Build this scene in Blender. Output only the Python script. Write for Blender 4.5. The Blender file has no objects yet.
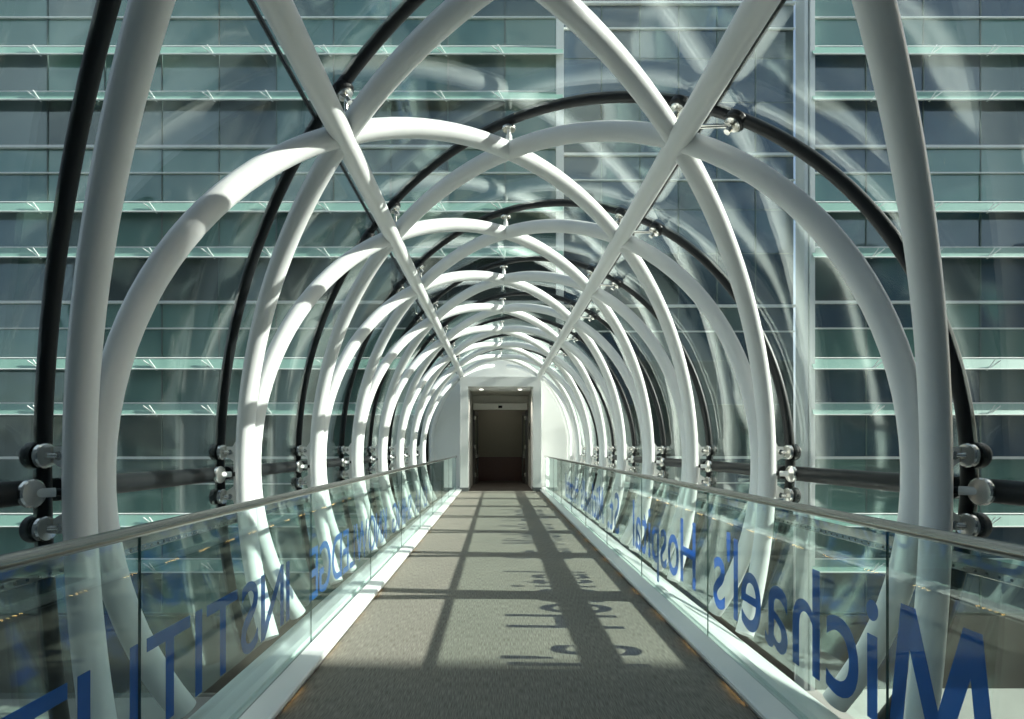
import bpy, math, random
from mathutils import Vector, Matrix
random.seed(7)
C = bpy.context.scene.collection
PI = math.pi
sc = bpy.context.scene

# ------------------------------------------------------------------ measures
EYE = Vector((-0.103, 0.0, 1.368))
YAW = 0.0262
FPX = 558.0
R, RZ, ZC = 2.305, 2.81, 1.21          # half width, half height and centre height of the arch ellipse
TR = 0.0745                            # tube radius
D0, BAY = 3.075, 1.921                # first pair of feet, bay length
GO = 0.25                             # glass skin lies this far outside the tubes
A, ZRAIL, ZK = 1.37, 1.07, 0.058      # railing
YB, YE = -3.2, 18.35                  # ends of the bridge
RG, RZG = R + GO, RZ + GO + .02

# ------------------------------------------------------------------ materials
def mat(name):
    m = bpy.data.materials.new(name); m.use_nodes = True
    nt = m.node_tree; nt.nodes.clear()
    out = nt.nodes.new('ShaderNodeOutputMaterial')
    return m, nt, out

def pbr(name, col, rough=0.5, metal=0.0, noise=0.0, nscale=6.0, bump=0.0, bscale=200.0, spec=0.5, coat=0.0):
    m, nt, out = mat(name)
    b = nt.nodes.new('ShaderNodeBsdfPrincipled')
    b.inputs['Base Color'].default_value = (*col, 1)
    b.inputs['Roughness'].default_value = rough
    b.inputs['Metallic'].default_value = metal
    b.inputs['Specular IOR Level'].default_value = spec
    b.inputs['Coat Weight'].default_value = coat
    nt.links.new(b.outputs[0], out.inputs[0])
    tc = nt.nodes.new('ShaderNodeTexCoord')
    if noise:
        n = nt.nodes.new('ShaderNodeTexNoise'); n.inputs['Scale'].default_value = nscale; n.inputs['Detail'].default_value = 5
        nt.links.new(tc.outputs['Object'], n.inputs['Vector'])
        mx = nt.nodes.new('ShaderNodeMix'); mx.data_type = 'RGBA'
        mx.inputs['A'].default_value = (*[max(0, c * (1 - noise)) for c in col], 1)
        mx.inputs['B'].default_value = (*[min(1, c * (1 + noise)) for c in col], 1)
        nt.links.new(n.outputs['Fac'], mx.inputs['Factor']); nt.links.new(mx.outputs['Result'], b.inputs['Base Color'])
    if bump:
        n2 = nt.nodes.new('ShaderNodeTexNoise'); n2.inputs['Scale'].default_value = bscale
        nt.links.new(tc.outputs['Object'], n2.inputs['Vector'])
        bp = nt.nodes.new('ShaderNodeBump'); bp.inputs['Strength'].default_value = bump; bp.inputs['Distance'].default_value = 0.01
        nt.links.new(n2.outputs['Fac'], bp.inputs['Height']); nt.links.new(bp.outputs[0], b.inputs['Normal'])
    return m

def glass(name, tint, f0, fmax, rough=0.0, wave=0.0, wscale=1.5):
    """thin architectural glass: lets light and shadow rays through, reflects more at glancing angles"""
    m, nt, out = mat(name)
    tr = nt.nodes.new('ShaderNodeBsdfTransparent'); tr.inputs[0].default_value = (*tint, 1)
    gl = nt.nodes.new('ShaderNodeBsdfGlossy'); gl.inputs['Roughness'].default_value = rough
    gl.inputs['Color'].default_value = (0.94, 1.0, 0.98, 1)
    lw = nt.nodes.new('ShaderNodeLayerWeight'); lw.inputs['Blend'].default_value = 0.5
    pw = nt.nodes.new('ShaderNodeMath'); pw.operation = 'POWER'; pw.inputs[1].default_value = 4.5
    ma = nt.nodes.new('ShaderNodeMath'); ma.operation = 'MULTIPLY_ADD'; ma.inputs[1].default_value = fmax - f0; ma.inputs[2].default_value = f0
    mx = nt.nodes.new('ShaderNodeMixShader')
    nt.links.new(lw.outputs['Facing'], pw.inputs[0]); nt.links.new(pw.outputs[0], ma.inputs[0])
    nt.links.new(ma.outputs[0], mx.inputs[0]); nt.links.new(tr.outputs[0], mx.inputs[1]); nt.links.new(gl.outputs[0], mx.inputs[2])
    nt.links.new(mx.outputs[0], out.inputs[0])
    if wave:
        tc = nt.nodes.new('ShaderNodeTexCoord')
        n = nt.nodes.new('ShaderNodeTexNoise'); n.inputs['Scale'].default_value = wscale; n.inputs['Detail'].default_value = 1
        nt.links.new(tc.outputs['Object'], n.inputs['Vector'])
        bp = nt.nodes.new('ShaderNodeBump'); bp.inputs['Strength'].default_value = wave; bp.inputs['Distance'].default_value = 0.02
        nt.links.new(n.outputs['Fac'], bp.inputs['Height']); nt.links.new(bp.outputs[0], gl.inputs['Normal'])
    return m

def pane_mat(name, col, refl, rough=0.03, var=0.25):
    """facade glass: dim tinted interior behind a reflective face"""
    m, nt, out = mat(name)
    tc = nt.nodes.new('ShaderNodeTexCoord')
    n = nt.nodes.new('ShaderNodeTexNoise'); n.inputs['Scale'].default_value = 0.45; n.inputs['Detail'].default_value = 3
    nt.links.new(tc.outputs['Object'], n.inputs['Vector'])
    mx = nt.nodes.new('ShaderNodeMix'); mx.data_type = 'RGBA'
    mx.inputs['A'].default_value = (*[c * (1 - var) for c in col], 1); mx.inputs['B'].default_value = (*[c * (1 + var) for c in col], 1)
    nt.links.new(n.outputs['Fac'], mx.inputs['Factor'])
    d = nt.nodes.new('ShaderNodeBsdfDiffuse'); nt.links.new(mx.outputs['Result'], d.inputs[0])
    g = nt.nodes.new('ShaderNodeBsdfGlossy'); g.inputs['Roughness'].default_value = rough; g.inputs['Color'].default_value = (.9, 1, .98, 1)
    n3 = nt.nodes.new('ShaderNodeTexNoise'); n3.inputs['Scale'].default_value = 0.9; n3.inputs['Detail'].default_value = 1
    nt.links.new(tc.outputs['Object'], n3.inputs['Vector'])
    bp = nt.nodes.new('ShaderNodeBump'); bp.inputs['Strength'].default_value = 0.35; bp.inputs['Distance'].default_value = 0.05
    nt.links.new(n3.outputs['Fac'], bp.inputs['Height']); nt.links.new(bp.outputs[0], g.inputs['Normal'])
    ms = nt.nodes.new('ShaderNodeMixShader'); ms.inputs[0].default_value = refl
    nt.links.new(d.outputs[0], ms.inputs[1]); nt.links.new(g.outputs[0], ms.inputs[2]); nt.links.new(ms.outputs[0], out.inputs[0])
    return m

def emit(name, col, s):
    m, nt, out = mat(name)
    e = nt.nodes.new('ShaderNodeEmission'); e.inputs[0].default_value = (*col, 1); e.inputs[1].default_value = s
    nt.links.new(e.outputs[0], out.inputs[0]); return m

def carpet_mat():
    m, nt, out = mat('carpet')
    b = nt.nodes.new('ShaderNodeBsdfPrincipled'); b.inputs['Roughness'].default_value = 0.95; b.inputs['Specular IOR Level'].default_value = 0.1
    tc = nt.nodes.new('ShaderNodeTexCoord')
    mp = nt.nodes.new('ShaderNodeMapping'); mp.inputs['Scale'].default_value = (210, 12, 1)
    nt.links.new(tc.outputs['Object'], mp.inputs[0])
    n1 = nt.nodes.new('ShaderNodeTexNoise'); n1.inputs['Scale'].default_value = 1; n1.inputs['Detail'].default_value = 3
    nt.links.new(mp.outputs[0], n1.inputs['Vector'])
    n2 = nt.nodes.new('ShaderNodeTexNoise'); n2.inputs['Scale'].default_value = 1.2; n2.inputs['Detail'].default_value = 3
    nt.links.new(tc.outputs['Object'], n2.inputs['Vector'])
    r = nt.nodes.new('ShaderNodeValToRGB')
    r.color_ramp.elements[0].position = 0.3; r.color_ramp.elements[0].color = (.17, .157, .128, 1)
    r.color_ramp.elements[1].position = 0.7; r.color_ramp.elements[1].color = (.36, .343, .293, 1)
    nt.links.new(n1.outputs['Fac'], r.inputs[0])
    mx = nt.nodes.new('ShaderNodeMix'); mx.data_type = 'RGBA'; mx.blend_type = 'MULTIPLY'; mx.inputs['Factor'].default_value = 0.3
    nt.links.new(r.outputs[0], mx.inputs['A']); nt.links.new(n2.outputs['Color'], mx.inputs['B'])
    hs = nt.nodes.new('ShaderNodeRGBToBW'); nt.links.new(n2.outputs['Color'], hs.inputs[0]); nt.links.new(hs.outputs[0], mx.inputs['B'])
    nt.links.new(mx.outputs['Result'], b.inputs['Base Color'])
    bp = nt.nodes.new('ShaderNodeBump'); bp.inputs['Strength'].default_value = 0.25; bp.inputs['Distance'].default_value = 0.002
    nt.links.new(n1.outputs['Fac'], bp.inputs['Height']); nt.links.new(bp.outputs[0], b.inputs['Normal'])
    nt.links.new(b.outputs[0], out.inputs[0]); return m

def film(name):
    m, nt, out = mat(name)
    tr = nt.nodes.new('ShaderNodeBsdfTransparent'); tr.inputs[0].default_value = (.26, .46, .84, 1)
    df = nt.nodes.new('ShaderNodeBsdfDiffuse'); df.inputs[0].default_value = (.08, .27, .62, 1)
    tl = nt.nodes.new('ShaderNodeBsdfTranslucent'); tl.inputs[0].default_value = (.08, .28, .66, 1)
    m1 = nt.nodes.new('ShaderNodeMixShader'); m1.inputs[0].default_value = .5
    m2 = nt.nodes.new('ShaderNodeMixShader'); m2.inputs[0].default_value = .60
    nt.links.new(df.outputs[0], m1.inputs[1]); nt.links.new(tl.outputs[0], m1.inputs[2])
    nt.links.new(tr.outputs[0], m2.inputs[1]); nt.links.new(m1.outputs[0], m2.inputs[2])
    nt.links.new(m2.outputs[0], out.inputs[0]); return m

M = dict(
    tube=pbr('white_paint', (.80, .81, .80), 0.33, spec=.45, noise=.03, nscale=3, bump=.02, bscale=40),
    white=pbr('white_plate', (.80, .81, .79), 0.45, noise=.03),
    wall=pbr('white_plaster', (.76, .77, .75), 0.8, noise=.03, nscale=2),
    kerb=pbr('white_kerb', (.80, .82, .80), 0.28, noise=.03),
    steel=pbr('brushed_steel', (.40, .395, .375), 0.25, 1.0, noise=.03, nscale=8),
    disc=pbr('polished_steel', (.72, .71, .67), 0.22, 1.0, noise=.06, nscale=30),
    black=pbr('black_gasket', (.008, .010, .011), 0.45, spec=.3),
    blue=film('blue_film'),
    carpet=carpet_mat(),
    dark=pbr('dark_bronze', (.07, .07, .065), 0.4),
    base=pbr('dark_skirting', (.12, .13, .13), 0.5),
    mat=pbr('dark_mat', (.05, .042, .034), 0.8, noise=.2, nscale=30),
    corr=pbr('corridor_paint', (.20, .195, .155), 0.8, noise=.05),
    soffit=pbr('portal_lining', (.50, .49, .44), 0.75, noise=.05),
    wains=pbr('red_brown_wainscot', (.085, .035, .025), 0.4, noise=.2, nscale=10),
    ochre=pbr('header_grey', (.78, .77, .72), 0.5),
    asphalt=pbr('asphalt', (.10, .10, .095), 0.9, noise=.4, nscale=.6),
    paving=pbr('paving', (.35, .34, .31), 0.9, noise=.2, nscale=1),
    stone=pbr('stone', (.19, .21, .23), 0.8, noise=.25, nscale=.8),
    brown=pbr('brown_cladding', (.09, .07, .055), 0.6, noise=.3, nscale=1),
    env=glass('curved_glass', (.93, .97, .955), .08, .8, rough=.045, wave=.5, wscale=1.2),
    rail=glass('railing_glass', (.91, .965, .95), .05, .7, rough=0.0, wave=.02, wscale=2),
    edge=pbr('glass_edge', (.06, .13, .12), 0.2),
    pgreen=pane_mat('green_pane', (.125, .25, .215), .13),
    pgreen2=pane_mat('deep_green_pane', (.08, .17, .15), .13),
    pdark=pane_mat('dark_pane', (.045, .062, .06), .12, var=.5),
    pgrey=pane_mat('grey_pane', (.10, .145, .14), .13),
    pblue=pane_mat('blue_pane', (.03, .06, .10), .12, var=.3),
    blade=pbr('frosted_green_blade', (.24, .43, .36), 0.35, noise=.08, nscale=1),
    line=pbr('white_aluminium', (.82, .85, .82), 0.4),
    mull=pbr('grey_aluminium', (.10, .14, .13), 0.4),
    lamp=emit('warm_lamp', (1, .93, .8), 6),
    led=emit('amber_led', (1, .60, .20), 12),
)

# ------------------------------------------------------------------ mesh helper
class MB:
    def __init__(s): s.v = []; s.f = []; s.m = []; s.sm = []
    def add(s, v, f, mi=0, smooth=False):
        o = len(s.v); s.v += [tuple(p) for p in v]
        for q in f: s.f.append([i + o for i in q]); s.m.append(mi); s.sm.append(smooth)
    def box(s, x0, x1, y0, y1, z0, z1, mi=0):
        v = [(x, y, z) for z in (z0, z1) for y in (y0, y1) for x in (x0, x1)]
        s.add(v, [(0, 2, 3, 1), (4, 5, 7, 6), (0, 1, 5, 4), (2, 6, 7, 3), (0, 4, 6, 2), (1, 3, 7, 5)], mi)
    def prism_y(s, poly, y0, y1, mi=0):           # polygon in x,z swept along y
        n = len(poly)
        v = [(x, y0, z) for x, z in poly] + [(x, y1, z) for x, z in poly]
        f = [tuple(range(n)), tuple(range(2 * n - 1, n - 1, -1))]
        f += [((i + 1) % n, i, n + i, n + (i + 1) % n) for i in range(n)]
        s.add(v, f, mi)
    def sweep(s, pts, r, seg=16, mi=0, cap=True, ry=None):
        pts = [Vector(p) for p in pts]; n = len(pts)
        t = [(pts[min(i + 1, n - 1)] - pts[max(i - 1, 0)]).normalized() for i in range(n)]
        u = t[0].cross(Vector((0, 0, 1)))
        if u.length < 1e-3: u = t[0].cross(Vector((1, 0, 0)))
        u.normalize(); v = []
        for i in range(n):
            u = (u - t[i] * u.dot(t[i])).normalized(); w = t[i].cross(u)
            for k in range(seg):
                a = 2 * PI * k / seg; v.append(pts[i] + u * math.cos(a) * r + w * math.sin(a) * (ry or r))
        f = [(i * seg + k, i * seg + (k + 1) % seg, (i + 1) * seg + (k + 1) % seg, (i + 1) * seg + k) for i in range(n - 1) for k in range(seg)]
        s.add(v, f, mi, True)
        if cap:
            s.add(v[:seg], [tuple(range(seg - 1, -1, -1))], mi); s.add(v[-seg:], [tuple(range(seg))], mi)
    def rod(s, a, b, r, seg=12, mi=0): s.sweep([a, b], r, seg, mi)
    def disc(s, c, nrm, r, th, seg=24, mi=0):     # rounded puck
        c = Vector(c); n = Vector(nrm).normalized()
        u = n.cross(Vector((0, 0, 1)))
        if u.length < 1e-3: u = n.cross(Vector((1, 0, 0)))
        u.normalize(); w = n.cross(u)
        prof = [(r * .96, -th / 2), (r, -th / 2 + th * .15), (r, th / 2 - th * .25), (r * .9, th / 2), (r * .25, th / 2 + th * .12)]
        v = []
        for rr, h in prof:
            for k in range(seg):
                a = 2 * PI * k / seg; v.append(c + n * h + (u * math.cos(a) + w * math.sin(a)) * rr)
        f = [(i * seg + k, i * seg + (k + 1) % seg, (i + 1) * seg + (k + 1) % seg, (i + 1) * seg + k) for i in range(len(prof) - 1) for k in range(seg)]
        s.add(v, f, mi, False)
        s.add(v[:seg], [tuple(range(seg - 1, -1, -1))], mi); s.add(v[-seg:], [tuple(range(seg))], mi)
    def build(s, name, mats, parent=None, off=None, bevel=0):
        me = bpy.data.meshes.new(name)
        v = s.v if off is None else [tuple(Vector(p) - Vector(off)) for p in s.v]
        me.from_pydata(v, [], s.f); me.update()
        for m in (mats if isinstance(mats, (list, tuple)) else [mats]): me.materials.append(m)
        for p, mi, sm in zip(me.polygons, s.m, s.sm): p.material_index = mi; p.use_smooth = sm
        o = bpy.data.objects.new(name, me); C.objects.link(o)
        if parent: o.parent = parent
        if bevel:
            b = o.modifiers.new('bevel', 'BEVEL'); b.width = bevel; b.segments = 2; b.limit_method = 'ANGLE'
        return o

def tag(o, label=None, cat=None, group=None, kind=None):
    if label: o['label'] = label
    if cat: o['category'] = cat
    if group: o['group'] = group
    if kind: o['kind'] = kind
    return o
def empty(name, loc=(0, 0, 0), rz=0.0):
    o = bpy.data.objects.new(name, None); C.objects.link(o); o.location = loc; o.rotation_euler.z = rz; o.empty_display_size = .2
    return o
ORD = ['first', 'second', 'third', 'fourth', 'fifth', 'sixth', 'seventh', 'eighth', 'ninth', 'tenth', 'eleventh', 'twelfth', 'thirteenth', 'fourteenth']

# ------------------------------------------------------------------ arches
def ring_pts(n, fam, t0=-30.5, t1=210.5, steps=84, r=R, rz=RZ, off=TR, y0=YB, y1=YE):
    """one flat elliptical hoop set across the bridge on the skew, two bays long"""
    pts = []
    for i in range(steps + 1):
        a = math.radians(t0 + (t1 - t0) * i / steps)
        cx = math.cos(a)
        u = (1 + cx) / 2 if fam == 'A' else (1 - cx) / 2     # 0 at the foot it starts from
        y = D0 + n * BAY + off + (2 * BAY - 2 * off) * u
        pts.append(Vector((r * cx, y, ZC + rz * math.sin(a))))
    return [p for p in pts if y0 <= p.y <= y1]

frame = tag(empty('tubular_frame', (0, YB, -.3)), 'white painted steel tube frame of crossing arches vaulting over the carpeted walkway', 'steel frame')
def fr(mb, name, m=M['tube']): return mb.build(name, m, frame, off=(0, YB, -.3))
for fam in 'AB':
    for n in range(-4, 9):
        p = ring_pts(n, fam)
        if len(p) < 6: continue
        b = MB(); b.sweep(p, TR, 20); fr(b, 'arch_tube')
NX = 1.205; NZ = ZC + RZ * math.sqrt(1 - (NX / R) ** 2) - .025
for s in (-1, 1):
    b = MB(); b.sweep([(s * NX, y, NZ) for y in (YB, 0, 4, 8, 12, 17.3)], .083, 22); fr(b, 'longitudinal_tube')

# ------------------------------------------------------------------ curved glass skin
skin = tag(empty('window_1', (0, YB, -.3)), 'curved glass skin of the tunnel outside the white tubes, with black joints', None, None, 'structure')
def ska(mb, name, m): return mb.build(name, m, skin, off=(0, YB, -.3))
def gy(n, a): return D0 + n * BAY + BAY * (1 - math.cos(a))
def gp(n, a, d=0.0): return Vector(((RG + d) * math.cos(a), min(max(gy(n, a), YB), YE), ZC + (RZG + d) * math.sin(a)))
SECT = [(-31, -1.2, 6), (-1.2, 56, 14), (56, 124, 14), (124, 181.2, 14), (181.2, 211, 6)]
for n in range(-6, 9):
    for (a0, a1, k) in SECT:
        NY = 3; b = MB(); ok = False; idx = {}
        g0, g1 = [], []
        vv = []; 
        for i in range(k + 1):
            a = math.radians(a0 + (a1 - a0) * i / k)
            for j in range(NY + 1):
                for d in (-.009, .009):
                    p = gp(n, a, d); q = gp(n + 1, a, d); w = j / NY
                    vv.append(p.lerp(q, w))
        ff = []
        def ix(i, j, d): return (i * (NY + 1) + j) * 2 + d
        for i in range(k):
            for j in range(NY):
                for d in (0, 1):
                    q = [ix(i, j, d), ix(i + 1, j, d), ix(i + 1, j + 1, d), ix(i, j + 1, d)]
                    if (vv[q[0]] - vv[q[3]]).length + (vv[q[1]] - vv[q[2]]).length < 1e-4: continue
                    ff.append(tuple(q if d == 0 else q[::-1]))
        if not ff: continue
        used = sorted({i for q in ff for i in q}); re = {o: i for i, o in enumerate(used)}
        b.add([vv[i] for i in used], [tuple(re[i] for i in q) for q in ff], 0, True)
        ska(b, 'glass_panel', M['env'])
for n in range(-5, 9):
    p = [q for q in (Vector(((RG) * math.cos(math.radians(t)), gy(n, math.radians(t)), ZC + RZG * math.sin(math.radians(t)))) for t in [x * 2.5 for x in range(-12, 85)]) if YB <= q.y <= YE]
    if len(p) < 4: continue
    b = MB(); b.sweep(p, .042, 12, ry=.042); ska(b, 'gasket', M['black'])
for s in (-1, 1):
    a = math.radians(56)
    b = MB(); b.box(s * RG * math.cos(a) - .011, s * RG * math.cos(a) + .011, YB, YE, ZC + RZG * math.sin(a) - .012, ZC + RZG * math.sin(a) + .012)
    ska(b, 'longitudinal_joint', M['black'])
for s in (-1, 1):                                    # thick black side bars, one length per bay
    for n in range(-3, 8):
        y0, y1 = max(D0 + n * BAY + .10, YB), min(D0 + (n + 1) * BAY - .10, YE)
        b = MB(); b.sweep([(s * 2.57, y0, 1.13), (s * 2.57, y1, 1.13)], .085, 14, ry=.065)
        ska(b, 'side_bar', M['black'])

# ------------------------------------------------------------------ brackets and clamps
def bracket(s, n):
    y = D0 + n * BAY
    side = 'left' if s < 0 else 'right'
    o = empty('glazing_bracket', (s * (R + TR), y, 1.13))
    off = o.location.copy()
    tag(o, f'{ORD[n]} steel glazing bracket from the camera along the {side} side of the walkway', 'bracket', f'glazing brackets on the {side} side')
    b = MB()
    x0, x1 = R + TR * .4, R + TR + .06
    poly = [(x0, .80), (x1 - .03, .84), (x1, .90), (x1 + .05, .90), (x1 + .05, .98), (x1 - .01, 1.02), (x1 - .01, 1.24), (x1 + .05, 1.28), (x1 + .05, 1.37), (x1, 1.37), (x1 - .03, 1.42), (x0, 1.46)]
    b.prism_y([(s * x, z) for x, z in (poly if s > 0 else poly)], y - .011, y + .011)
    b.build('fin_plate', M['white'], o, off)
    nrm = Vector((-s, -.10, 0)).normalized()
    for z in (1.32, .93):
        c = Vector((s * (RG - .005), y - .03, z))
        b = MB(); b.disc(c + nrm * .035, nrm, .068, .03); d = b.build('clamp_disc', M['disc'], o, off)
        b = MB(); b.disc(c - nrm * .02, nrm, .074, .05); b.build('clamp_pad', M['black'], d, off)
        b = MB(); b.rod(c + nrm * .045, (s * (x1 + .02), y, z), .016); b.disc((s * (x1 + .02), y - .014, z), (0, -1, 0), .024, .012); b.build('arm', M['disc'], o, off)
    c = Vector((s * 2.485, y - .17, 1.13))
    b = MB(); b.disc(c + nrm * .015, nrm, .074, .03); b.build('clamp_disc', M['disc'], o, off)
    e = Vector((s * (R + TR * .5), y - .02, 1.13)); m1 = c.lerp(e, .12); m2 = c.lerp(e, .5); m3 = c.lerp(e, .72)
    b = MB(); b.rod(m1, m2, .024); b.rod(m2, e, .012); b.build('arm', M['white'], o, off)
    b = MB(); b.rod(m2, m3, .020); b.build('collar', M['black'], o, off)
for s in (-1, 1):
    for n in range(0, 8): bracket(s, n)

def roof_clamp(s, n):
    y = D0 + (n + .5) * BAY
    side = 'left' if s < 0 else 'right'
    o = empty('roof_clamp', (s * NX, y, NZ + .083)); off = o.location.copy()
    tag(o, f'{ORD[n]} pair of steel glass clamps from the camera along the {side} overhead tube', 'clamp', f'roof clamps along the {side} overhead tube')
    k = n if s > 0 else n - 1
    for da in (-4.2, 4.2):
        a = math.radians((56.5 if s > 0 else 122.5) + da)
        c = gp(k, a, -.03); nr = Vector((-math.cos(a), 0, -math.sin(a)))
        b = MB(); b.disc(c + nr * .03, nr, .06, .028); d = b.build('clamp_disc', M['disc'], o, off)
        b = MB(); b.disc(c - nr * .0, nr, .078, .05); b.build('clamp_pad', M['black'], d, off)
        j = Vector((s * (NX + (.03 if s * da * (1 if s > 0 else 1) < 0 else -.03)), (y + c.y) / 2, NZ + .06))
        b = MB(); b.rod(c + nr * .04, j, .015); b.rod(c + nr * .06, c + nr * .1, .024); b.build('arm', M['disc'], o, off)
for s in (-1, 1):
    for n in range(0, 7): roof_clamp(s, n)
for n in range(1, 8):
    y = D0 + n * BAY; z = ZC + RZ
    o = empty('ridge_bolt', (0, y, z + TR)); off = o.location.copy()
    tag(o, f'{ORD[n - 1]} ridge bolt from the camera, a short rod between crossing arches and roof glass', 'bolt', 'ridge bolts at the arch crossings')
    b = MB(); b.rod((0, y, z + TR - .03), (0, y, z + GO - .05), .018); b.rod((0, y, z + TR + .01), (0, y, z + TR + .06), .028); b.build('rod', M['white'], o, off)
    b = MB(); b.disc((0, y, z + GO - .055), (0, 0, -1), .062, .022); b.build('clamp_disc', M['disc'], o, off)

# ------------------------------------------------------------------ floor, kerbs, ledges
b = MB(); b.box(-1.215, 1.215, YB, 17.25, -.25, 0)
tag(b.build('floor', M['carpet']), 'grey brown carpeted walkway running to the dark doorway', None, None, 'structure')
for s, side in ((-1, 'left'), (1, 'right')):
    b = MB()
    poly = [(1.232, -.25), (1.232, .026), (1.20, .032), (1.20, .052), (1.21, ZK), (1.345, ZK + .004), (1.345, ZK - .02), (1.40, ZK - .02), (1.40, ZK), (1.46, .045), (1.50, .0), (1.99, -.29), (1.99, -.5), (1.5, -.62), (1.232, -.62)]
    b.prism_y([(s * x, z) for x, z in poly], YB, 17.9 if False else 18.3)
    tag(b.build('trim_1' if s < 0 else 'trim_2', M['kerb']), f'white metal kerb and deck edge under the {side} glass railing', None, None, 'structure')
    # amber lights under the nosing
    o = tag(empty('light_strip', (s * 1.226, YB, .016)), f'row of tiny amber lights under the {side} kerb nosing beside the carpet', 'light strip'); off = o.location.copy()
    b = MB(); b.box(s * 1.231 - .004, s * 1.231 + .004, -1, 15.0, .002, .024); b.build('channel', M['dark'], o, off)
    b = MB(); y = -.9
    while y < 15:
        if (y * 1.37) % 1.0 > .38: y += .06; continue
        b.box(s * 1.2255 - .0022, s * 1.2255 + .0022, y, y + .012, .012, .021); y += .06
    b.build('diode', M['led'], o, off)['kind'] = 'stuff'
    # added ledge imitating the kerb's reflection in the glass, also shading the carpet edge
    o = tag(empty('reflection_ledge', (s * 2.46, YB, .66)), f'added dotted steel ledge imitating the kerb reflection in the curved glass on the {side}', 'ledge'); off = o.location.copy()
    b = MB(); b.prism_y([(s * x, z) for x, z in [(2.40, .70), (2.42, .69), (2.49, .69), (2.49, .775), (2.46, .785), (2.40, .735)]], YB, YE); b.build('profile', M['steel'], o, off)
    b = MB(); y = .2
    while y < 12:
        b.disc((s * 2.399, y, .717), (-s, 0, .0), .008, .003, 8); y += .07
    b.build('reflected_dot', M['dark'], o, off)['kind'] = 'stuff'  # dots stand in for the kerb lights mirrored in the glass

# ------------------------------------------------------------------ railings with lettering
def text_mesh(body, size, offset):
    cu = bpy.data.curves.new('lettering', 'FONT'); cu.body = body; cu.size = size; cu.offset = offset; cu.extrude = .0012; cu.resolution_u = 6
    to = bpy.data.objects.new('lettering', cu); C.objects.link(to)
    dg = bpy.context.evaluated_depsgraph_get(); dg.update()
    me = bpy.data.meshes.new_from_object(to.evaluated_get(dg))
    vs = [v.co.copy() for v in me.vertices]; fs = [tuple(p.vertices) for p in me.polygons]
    bpy.data.objects.remove(to); bpy.data.curves.remove(cu); bpy.data.meshes.remove(me)
    return vs, fs
CAP = .684
MPOLY = [(0, 0), (.13, 1), (.27, 1), (.48, .36), (.69, 1), (.83, 1), (.96, 0), (.83, 0), (.745, .70), (.54, .10), (.42, .10), (.215, .70), (.13, 0)]
def letters(word, y_start, y_end, cap, zb, s):
    """word laid along the glass from y_start to y_end, stretched to fill, readable from outside; returns (y centre, verts, faces) per letter"""
    size = cap / CAP; out = []; x = 0
    adv = {}
    def width(ch):
        if ch == 'M':
            n = len(MPOLY); v = [Vector((x * cap, y * cap, z)) for z in (-.0012, .0012) for x, y in MPOLY]
            return v, [tuple(range(n)), tuple(range(2 * n - 1, n - 1, -1))] + [((i + 1) % n, i, n + i, n + (i + 1) % n) for i in range(n)]
        return text_mesh(ch, size, .003 * size)
    cur = 0
    for ch in word:
        v, f = width(ch)
        x0 = min(p.x for p in v); x1 = max(p.x for p in v)
        gap = .085 * size
        if ch in "'.": gap *= .6
        out.append((cur - x0, cur + (x1 - x0) / 2, v, f)); cur += x1 - x0 + gap
    tot = cur - gap; k = (y_end - y_start) / tot; res = []
    for dx, cxm, v, f in out:
        vv = [Vector((s * (A + .0055 + p.z), y_start + (p.x + dx) * k, zb + p.y)) for p in v]
        res.append((y_start + cxm * k, vv, f))
    return res
def railing(s, joints, words, cap, zb):
    side = 'left' if s < 0 else 'right'
    o = tag(empty('glass_railing', (s * A, YB, ZK)), f'clear glass railing with steel handrail and blue mirrored lettering along the {side} kerb', 'railing'); off = o.location.copy()
    L = [w for a in words for w in letters(*a, cap, zb, s)]
    b = MB(); b.sweep([(s * A, YB, ZRAIL), (s * A, 6, ZRAIL), (s * A, 17.1, ZRAIL)], .0225, 18); b.rod((s * A, 17.09, ZRAIL), (s * A, 17.14, ZRAIL), .03)
    b.build('handrail', M['steel'], o, off)
    for y0, y1 in zip(joints[:-1], joints[1:]):
        b = MB(); g = .002
        b.box(s * A - .004, s * A + .004, y0 + g, y1 - g, ZK - .02, ZRAIL - .012)
        for i, q in enumerate(b.f):
            nx = Vector(b.v[q[1]]) - Vector(b.v[q[0]]); ny = Vector(b.v[q[2]]) - Vector(b.v[q[1]])
            if abs(nx.cross(ny).normalized().x) < .5: b.m[i] = 1
        p = b.build('glass_panel', [M['rail'], M['edge']], o, off)
        mine = [w for w in L if y0 <= w[0] < y1]
        if mine:
            b = MB()
            for _, v, f in mine: b.add(v, f)
            t = b.build('lettering', M['blue'], p, off); t['label'] = 'blue lettering'
jl = [-3.2, -1.63, .19, 2.01, 3.83, 5.62, 7.42, 9.22, 11.02, 12.82, 14.62, 17.1]
jr = [-3.2, -1.53, .27, 2.07, 3.87, 5.67, 7.47, 9.27, 11.07, 12.87, 14.67, 17.1]
railing(-1, jl, [('INSTITUTE'[::-1][::-1], 3.45, 1.16), ('KNOWLEDGE', 6.45, 3.82), ('SHING', 8.3, 6.8), ('KA', 9.3, 8.65), ('LI', 10.1, 9.7)], .355, .315)
railing(1, jr, [('St.', .60, 1.28), ("M", 1.60, 2.07), ("ichael's", 2.13, 3.78), ('Hospital', 4.13, 6.05), ('St.', 6.75, 7.45), ("Michael's", 7.75, 9.85), ('Hospital', 10.2, 12.1)], .50, .295)

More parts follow.
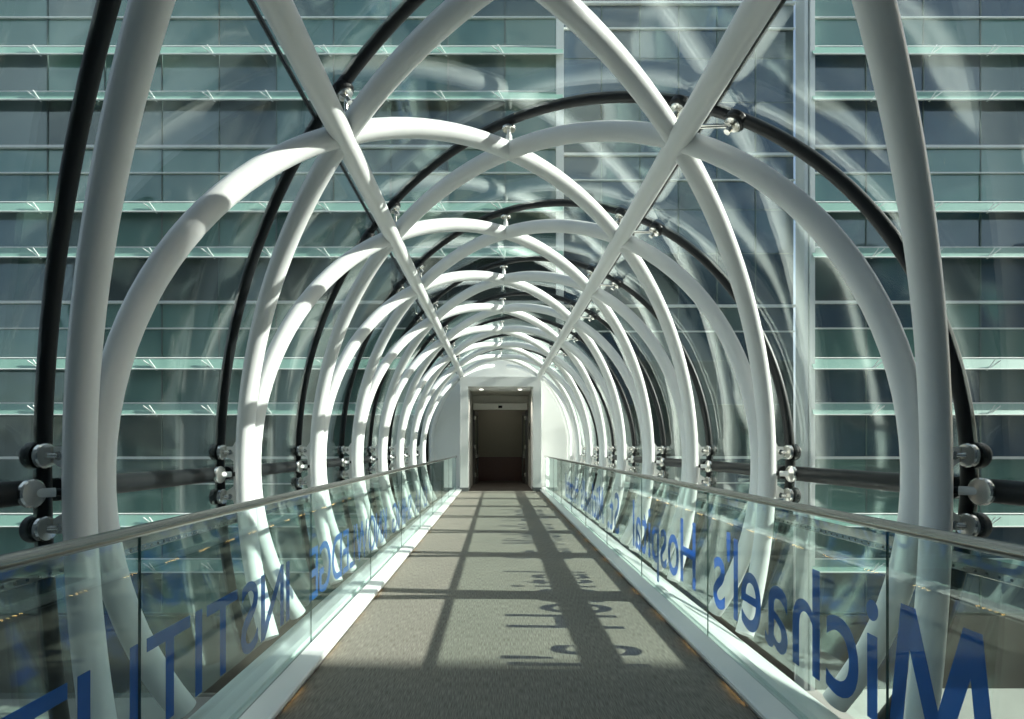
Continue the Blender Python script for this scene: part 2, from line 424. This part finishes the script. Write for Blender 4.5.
# ------------------------------------------------------------------ far wall, portal, doorway, corridor
PO, PI_, PT, PH = 1.245, 1.0, 3.52, 3.22
YP = 17.12
b = MB()
ell = [((RG + .05) * math.cos(math.radians(t)), ZC + (RZG + .05) * math.sin(math.radians(t))) for t in range(-30, 211, 4)]
poly = ell + [(-PI_, -.3), (-PI_, PH), (PI_, PH), (PI_, -.3)]
b.prism_y(poly, 18.36, 18.6)
tag(b.build('wall_end', M['wall']), 'white end wall closing the glass tunnel around the doorway', None, None, 'structure')
door = tag(empty('door_1', (0, YP, 0)), 'dark double doorway set deep in a white portal at the tunnel end', None, None, 'structure'); off = door.location.copy()
b = MB(); b.box(-PO, -PI_, YP, 18.4, 0, PT); b.box(PI_, PO, YP, 18.4, 0, PT); b.box(-PI_, PI_, YP, 18.4, PH, PT)
b.build('portal', M['wall'], door, off)
b = MB()
for s in (-1, 1): b.box(min(s * (PO + .012), s * (PI_ - .012)), max(s * (PO + .012), s * (PI_ - .012)), YP - .012, YP + .5, 0.0, .12)
b.build('skirting', M['base'], door, off)
b = MB()
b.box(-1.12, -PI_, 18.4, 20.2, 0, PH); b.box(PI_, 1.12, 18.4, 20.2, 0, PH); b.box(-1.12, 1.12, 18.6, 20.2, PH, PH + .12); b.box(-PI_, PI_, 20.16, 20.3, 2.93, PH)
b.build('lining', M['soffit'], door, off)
b = MB(); b.box(-.97, .97, 20.02, 20.16, 2.70, 2.93); b.build('operator_header', M['ochre'], door, off, .01)
b = MB(); b.sweep([(-.07, 20.0, 2.80), (.07, 20.0, 2.80)], .045, 12); b.build('motion_sensor', M['black'], door, off)
b = MB(); b.box(-1.0, -.945, 20.16, 20.3, 0, 2.70); b.box(.945, 1.0, 20.16, 20.3, 0, 2.70); b.build('door_frame', M['dark'], door, off)
for s in (-1, 1):
    lf = empty('door_leaf', (s * .94 - off.x, 20.3 - off.y, 0)); lf.parent = door
    lf.rotation_euler.z = s * .10
    b = MB(); w = .93
    b.box(-.022, .022, 0, .12, .01, 2.68); b.box(-.022, .022, w - .12, w, .01, 2.68); b.box(-.022, .022, .12, w - .12, .01, .25); b.box(-.022, .022, .12, w - .12, 2.55, 2.68); b.box(-.022, .022, .12, w - .12, .95, 1.08)
    b.build('leaf_frame', M['dark'], lf)
    b = MB(); b.box(-.006, .006, .12, w - .12, .25, .95); b.box(-.006, .006, .12, w - .12, 1.08, 2.55); b.build('leaf_glass', M['rail'], lf)
    b = MB()
    for z in (.35, 1.35, 2.42): b.box(-s * .022 - .05, -s * .022 + .05, -.045, -.02, z - .07, z + .07)
    b.build('hinge', M['disc'], lf)
    b = MB(); b.rod((-s * .06, .10, .95), (-s * .06, .10, 1.25), .014); b.rod((-s * .06, .10, 1.0), (0, .10, 1.0), .012); b.rod((-s * .06, .10, 1.2), (0, .10, 1.2), .012)
    b.build('pull_handle', M['disc'], lf)
for s, side in ((-1, 'left'), (1, 'right')):
    o = tag(empty('downlight', (s * .62, 17.9, PH)), f'small bright downlight in the portal ceiling, {side} one of two', 'downlight', 'downlights above the doorway'); off2 = o.location.copy()
    b = MB(); b.disc((s * .62, 17.9, PH - .004), (0, 0, -1), .085, .012); b.build('ring', M['white'], o, off2)
    b = MB(); b.disc((s * .62, 17.9, PH - .016), (0, 0, -1), .06, .012); b.build('lens', M['lamp'], o, off2)
o = tag(empty('card_reader', (.985, 19.0, 1.9)), 'narrow black access panel on the inner right side of the portal', 'access panel')
b = MB(); b.box(-.02, .015, -.09, .09, -.28, .28); b.build('housing', M['black'], o, None, .006)
b = MB(); b.box(-.024, -.0195, -.05, .05, .05, .15); b.build('display', M['dark'], o)
b = MB(); b.box(-1.6, 1.6, 22.5, 22.6, .92, 3.3); b.box(-1.6, -1.5, 20.3, 22.5, 0, 3.3); b.box(1.5, 1.6, 20.3, 22.5, 0, 3.3)
b.box(-1.6, 1.6, 20.3, 22.6, 3.3, 3.4); b.box(-1.6, -1.0, 20.3, 20.34, 0, 3.3); b.box(1.0, 1.6, 20.3, 20.34, 0, 3.3); b.box(-1.0, 1.0, 20.3, 20.34, 2.75, 3.3)
w = tag(b.build('wall_corridor', M['corr']), 'dim olive corridor wall beyond the open doors', None, None, 'structure')
b = MB(); b.box(-1.5, 1.5, 22.47, 22.5, 0, .92); b.box(-1.5, 1.5, 22.455, 22.5, .92, .96); tag(b.build('baseboard_corridor', M['wains']), 'red brown wainscot at the foot of the corridor wall', None, None, 'structure')
b = MB(); b.box(-1.0, 1.0, 17.25, 20.3, -.25, 0); b.box(-1.5, 1.5, 20.3, 22.5, -.25, 0); tag(b.build('floor_corridor', M['mat']), 'dark mat floor inside the portal and the corridor beyond', None, None, 'structure')

# ------------------------------------------------------------------ hospital facade behind the bridge
DF = 18.95
F = Vector((math.sin(YAW), math.cos(YAW), 0)); RT = Vector((math.cos(YAW), -math.sin(YAW), 0))
FL = EYE + F * DF; FL.z = 0
def U(px): return (px - 512) * DF / FPX
def Z(py): return 1.368 + (446.8 - py) * DF / FPX
FH = 155.4 * DF / FPX
ZT = [Z(147) + FH, Z(147), Z(147) - FH, Z(147) - 2 * FH]           # white transoms, top of each floor
def blocked(u0, u1, z0, z1):                                      # the doorway passes through here
    w0 = FL + RT * u0; w1 = FL + RT * u1
    return w1.x > -1.7 and w0.x < 1.7 and z1 > -.3 and z0 < 3.5
def wing(name, label, us, mats, shelves, recess=0.0, sg=1):
    root = tag(empty(name, FL - RT * 0, -YAW), label, 'building')
    for fi, zt in enumerate(ZT):
        zs = [zt, zt - 26 * DF / FPX, zt - 56 * DF / FPX, zt - 101 * DF / FPX, zt - FH]
        for u0, u1 in zip(us[:-1], us[1:]):
            b = MB(); empt = True
            for k in range(4):
                z1, z0 = zs[k], zs[k + 1]
                if blocked(u0, u1, z0, z1):
                    z0 = max(z0, 3.5)
                    if z1 - z0 < .3: continue
                empt = False
                g = .018
                ty = random.uniform(-.010, .010); tx = random.uniform(-.006, .006)
                v = [(u0 + g, recess + .05, z0 + g), (u1 - g, recess + .05 + tx * (u1 - u0), z0 + g), (u1 - g, recess + .05 + tx * (u1 - u0) + ty, z1 - g), (u0 + g, recess + .05 + ty, z1 - g)]
                v2 = [(x, y + .03, z) for x, y, z in v]
                b.add(v + v2, [(0, 1, 2, 3), (7, 6, 5, 4), (0, 4, 5, 1), (1, 5, 6, 2), (2, 6, 7, 3), (3, 7, 4, 0)], 1 + random.choice(mats[k]))
                b.box(u0 + g, u1 - g, recess + .06, recess + .12, z0 - g, z0 + g, 0)
            if empt: continue
            zb0 = zs[4]
            if blocked(u0, u1, zs[4], zs[0]): zb0 = max(zs[4], 3.5)
            if zb0 >= zs[0]: continue
            b.box(u0 - g, u0 + g, recess + .02, recess + .12, zb0, zs[0], 0)
            b.build('window', [M['mull'], M['pgreen'], M['pgreen2'], M['pdark'], M['pgrey'], M['pblue']], root)
        if True:
            segs = [(us[0], us[-1])]
            def cut(z):
                if blocked(us[0], us[-1], z - .1, z + .1): 
                    a_, c_ = -1.9 - EYE.x * 0, 1.7
                    out = []
                    lo = (Vector((-2.65, 0, 0)) - FL).dot(RT); hi = (Vector((2.65, 0, 0)) - FL).dot(RT)
                    if us[0] < lo: out.append((us[0], min(lo, us[-1])))
                    if us[-1] > hi: out.append((max(hi, us[0]), us[-1]))
                    return out
                return segs
            for (u0, u1) in cut(zs[0]):
                b = MB(); b.box(u0, u1, recess - .06, recess + .05, zs[0] - .045, zs[0] + .045); b.build('transom', M['line'], root)
            for (u0, u1) in cut(zs[1]):
                b = MB(); b.box(u0, u1, recess - .03, recess + .05, zs[1] - .022, zs[1] + .022); b.build('transom', M['line'], root)
            if shelves:
                for zc_ in (zs[2], zs[3]):
                    for (u0, u1) in cut(zc_):
                        b = MB()
                        b.add([(u0, -.05, zc_ - .0), (u1, -.05, zc_ - .0), (u1, -.26, zc_ - .40), (u0, -.26, zc_ - .40), (u0, -.03, zc_ - .01), (u1, -.03, zc_ - .01), (u1, -.24, zc_ - .41), (u0, -.24, zc_ - .41)],
                              [(3, 2, 1, 0), (4, 5, 6, 7), (0, 1, 5, 4), (2, 3, 7, 6), (1, 2, 6, 5), (3, 0, 4, 7)])
                        sh = b.build('sunshade', M['blade'], root)
                        b = MB(); b.sweep([(u0, -.26, zc_ - .40), (u1, -.26, zc_ - .40)], .026, 6); b.sweep([(u0, -.04, zc_), (u1, -.04, zc_)], .034, 6)
                        b.build('edge_rail', M['line'], sh)
                        b = MB()
                        for u in us[1:-1]:
                            if u0 < u < u1:
                                b.rod((u, -.22, zc_ - .44), (u - sg * .46, -.22, zc_ - .10), .02, 6); b.rod((u, -.22, zc_ - .44), (u - sg * .24, -.26, zc_ - .08), .016, 6); b.rod((u, .02, zc_ - .12), (u, -.27, zc_ - .42), .018, 6)
                        if b.v: b.build('bracket', M['line'], sh)
    return root
sp = 57.3
GU = [U(562.3 - sp * k) for k in range(13, -1, -1)]
west = wing('hospital_wing', 'green glass hospital wing with white sunshade lines, on the left behind the tunnel', GU,
            [[0, 0, 3], [0, 0, 1], [1, 3, 0], [2, 2, 3, 1]], True)
MU = [U(564.5 + 39.6 * k) for k in range(0, 7)]
mid = wing('hospital_wing', 'recessed bluish curtain wall between two white posts behind the arches', MU,
           [[4, 4, 3], [4, 4, 2], [4, 4, 2], [4, 2]], False, .5)
EU = [U(809.5 + sp * k) for k in range(0, 9)]
east = wing('hospital_wing', 'green and sky-reflecting glass hospital wing with sunshades, on the right behind the tunnel', EU,
            [[0, 4, 3], [0, 1], [4, 3, 4], [4, 2, 4]], True, 0, -1)
def part(mb, name, m, root): return mb.build(name, m, root)
b = MB(); b.box(U(556), U(563.5), -.12, .5, 4.0, 17.5); part(b, 'corner_post', M['line'], west)
b = MB(); b.box(U(803), U(806.5), -.10, .5, -7, 17.5); b.box(U(808), U(812.5), -.16, .2, -7, 17.5); part(b, 'corner_post', M['line'], east)
for root, us, y in ((west, GU, .15), (mid, MU, .65), (east, EU, .15)):
    b = MB(); lo = (Vector((-1.75, 0, 0)) - FL).dot(RT); hi = (Vector((1.75, 0, 0)) - FL).dot(RT)
    u0, u1 = us[0], us[-1]
    if u0 < lo: b.box(u0, min(lo, u1), y, y + .3, -7, 17.5)
    if u1 > hi: b.box(max(hi, u0), u1, y, y + .3, -7, 17.5)
    if u0 < hi and u1 > lo: b.box(max(u0, lo), min(u1, hi), y, y + .3, 3.5, 17.5); b.box(max(u0, lo), min(u1, hi), y, y + .3, -7, -.3)
    part(b, 'back_wall', M['dark'], root)
    b = MB(); b.box(u0, u1, y - .12, y, -7, ZT[3] - FH - .1); part(b, 'plinth', M['brown'], root)

# street below
b = MB(); b.box(-70, 70, -60, 60, -7.2, -7); tag(b.build('ground', M['asphalt']), 'asphalt street below the bridge', None, None, 'structure')
b = MB(); b.box(-40, 40, 14.5, 18.6, -7, -6.85); tag(b.build('path', M['paving']), 'pale pavement along the foot of the hospital', None, None, 'structure')

# near building the bridge leaves from (unseen; right block added to shade the near walkway)
nb = tag(empty('near_building', (0, -12, -7)), 'unseen stone building behind the near walkway, its right block shaped to shade the carpet', 'building'); off = nb.location.copy()
H = 14.0
b = MB(); b.box(-34, 5.5, -22, YB - .3, -7, 19); b.build('tower', M['stone'], nb, off)  # unseen, tall on the left to keep sky out of facade reflections
def ye(x): return 1.79 - .035 * (x - 25.1)
b = MB(); pv = [(5.5, -22), (46, -22), (46, ye(46)), (5.5, ye(5.5))]
b.add([(x, y, -7) for x, y in pv] + [(x, y, H) for x, y in pv], [(3, 2, 1, 0), (4, 5, 6, 7), (0, 1, 5, 4), (1, 2, 6, 5), (2, 3, 7, 6), (3, 0, 4, 7)]); b.build('shadow_block', M['stone'], nb, off)  # unseen block, front edge shaped to cast the near shadow
b = MB()
for i in range(18):
    for j in range(5):
        x = 6.6 + i * 2.1; z = -5.5 + j * 3.8
        b.add([(x, ye(x) - .02, z), (x + 1.5, ye(x + 1.5) - .02, z), (x + 1.5, ye(x + 1.5) - .02, z + 2.3), (x, ye(x) - .02, z + 2.3), (x, ye(x) + .03, z), (x + 1.5, ye(x + 1.5) + .03, z), (x + 1.5, ye(x + 1.5) + .03, z + 2.3), (x, ye(x) + .03, z + 2.3)],
              [(3, 2, 1, 0), (4, 5, 6, 7), (0, 1, 5, 4), (1, 2, 6, 5), (2, 3, 7, 6), (3, 0, 4, 7)])
b.build('window_band', M['pdark'], nb, off)

# ------------------------------------------------------------------ light
for x in (-.62, .62):
    l = bpy.data.lights.new('downlight_beam', 'SPOT'); l.energy = 45; l.color = (1, .93, .8); l.spot_size = 1.9; l.spot_blend = .6; l.shadow_soft_size = .05
    lo = bpy.data.objects.new('downlight_beam', l); C.objects.link(lo); lo.location = (x, 17.9, PH - .05)
l = bpy.data.lights.new('corridor_fill', 'AREA'); l.energy = 5; l.color = (1, .94, .8); l.size = 1.2  # unseen fill light added to brighten the dark corridor
lo = bpy.data.objects.new('corridor_fill', l); C.objects.link(lo); lo.location = (0, 21.4, 3.28)
SE = math.atan(.563); AZ = .07
d = Vector((1.0, -AZ, 0)).normalized() * math.cos(SE); d.z = math.sin(SE)
# keep the cross-slope 0.563 per metre of x
d = Vector((1.0, -AZ, .563)).normalized()
sun = bpy.data.lights.new('sun', 'SUN'); sun.energy = 9.5; sun.angle = math.radians(.53); sun.color = (1, .965, .90)
so = bpy.data.objects.new('sun', sun); C.objects.link(so); so.rotation_euler = d.to_track_quat('Z', 'Y').to_euler(); so.location = d * 60
w = bpy.data.worlds.new('world'); sc.world = w; w.use_nodes = True
nt = w.node_tree; nt.nodes.clear()
out = nt.nodes.new('ShaderNodeOutputWorld'); bg = nt.nodes.new('ShaderNodeBackground')
sky = nt.nodes.new('ShaderNodeTexSky'); sky.sky_type = 'NISHITA'; sky.sun_disc = False
sky.sun_elevation = math.asin(d.z); sky.sun_rotation = math.atan2(d.x, d.y); sky.air_density = 1.0; sky.dust_density = 2.5; sky.ozone_density = 1.0
# broken cloud over the blue
tc = nt.nodes.new('ShaderNodeTexCoord'); n = nt.nodes.new('ShaderNodeTexNoise'); n.inputs['Scale'].default_value = 3.0; n.inputs['Detail'].default_value = 6
nt.links.new(tc.outputs['Generated'], n.inputs['Vector'])
rp = nt.nodes.new('ShaderNodeValToRGB'); rp.color_ramp.elements[0].position = .42; rp.color_ramp.elements[1].position = .66
nt.links.new(n.outputs['Fac'], rp.inputs[0])
mx = nt.nodes.new('ShaderNodeMix'); mx.data_type = 'RGBA'; mx.inputs['B'].default_value = (5.7, 6.5, 7.3, 1)
nt.links.new(rp.outputs[0], mx.inputs['Factor']); nt.links.new(sky.outputs[0], mx.inputs['A'])
nt.links.new(mx.outputs['Result'], bg.inputs[0]); bg.inputs[1].default_value = 0.155
nt.links.new(bg.outputs[0], out.inputs[0])

# ------------------------------------------------------------------ camera
cam = bpy.data.cameras.new('camera'); co = bpy.data.objects.new('camera', cam); C.objects.link(co)
cam.sensor_fit = 'HORIZONTAL'; cam.sensor_width = 36; cam.lens = FPX / 1024 * 36
cam.shift_y = (446.8 - 359.5) / 1024; cam.clip_start = .05
co.location = EYE; co.rotation_euler = (PI / 2, 0, -YAW)
sc.camera = co

sc.view_settings.view_transform = 'Standard'; sc.view_settings.look = 'None'
sc.view_settings.gamma = 1; sc.view_settings.use_curve_mapping = False; sc.view_settings.exposure = 0.18
cy = sc.cycles
cy.transparent_max_bounces = 48; cy.max_bounces = 10; cy.diffuse_bounces = 4; cy.glossy_bounces = 5
cy.use_denoising = True
cy.sample_clamp_indirect = 8
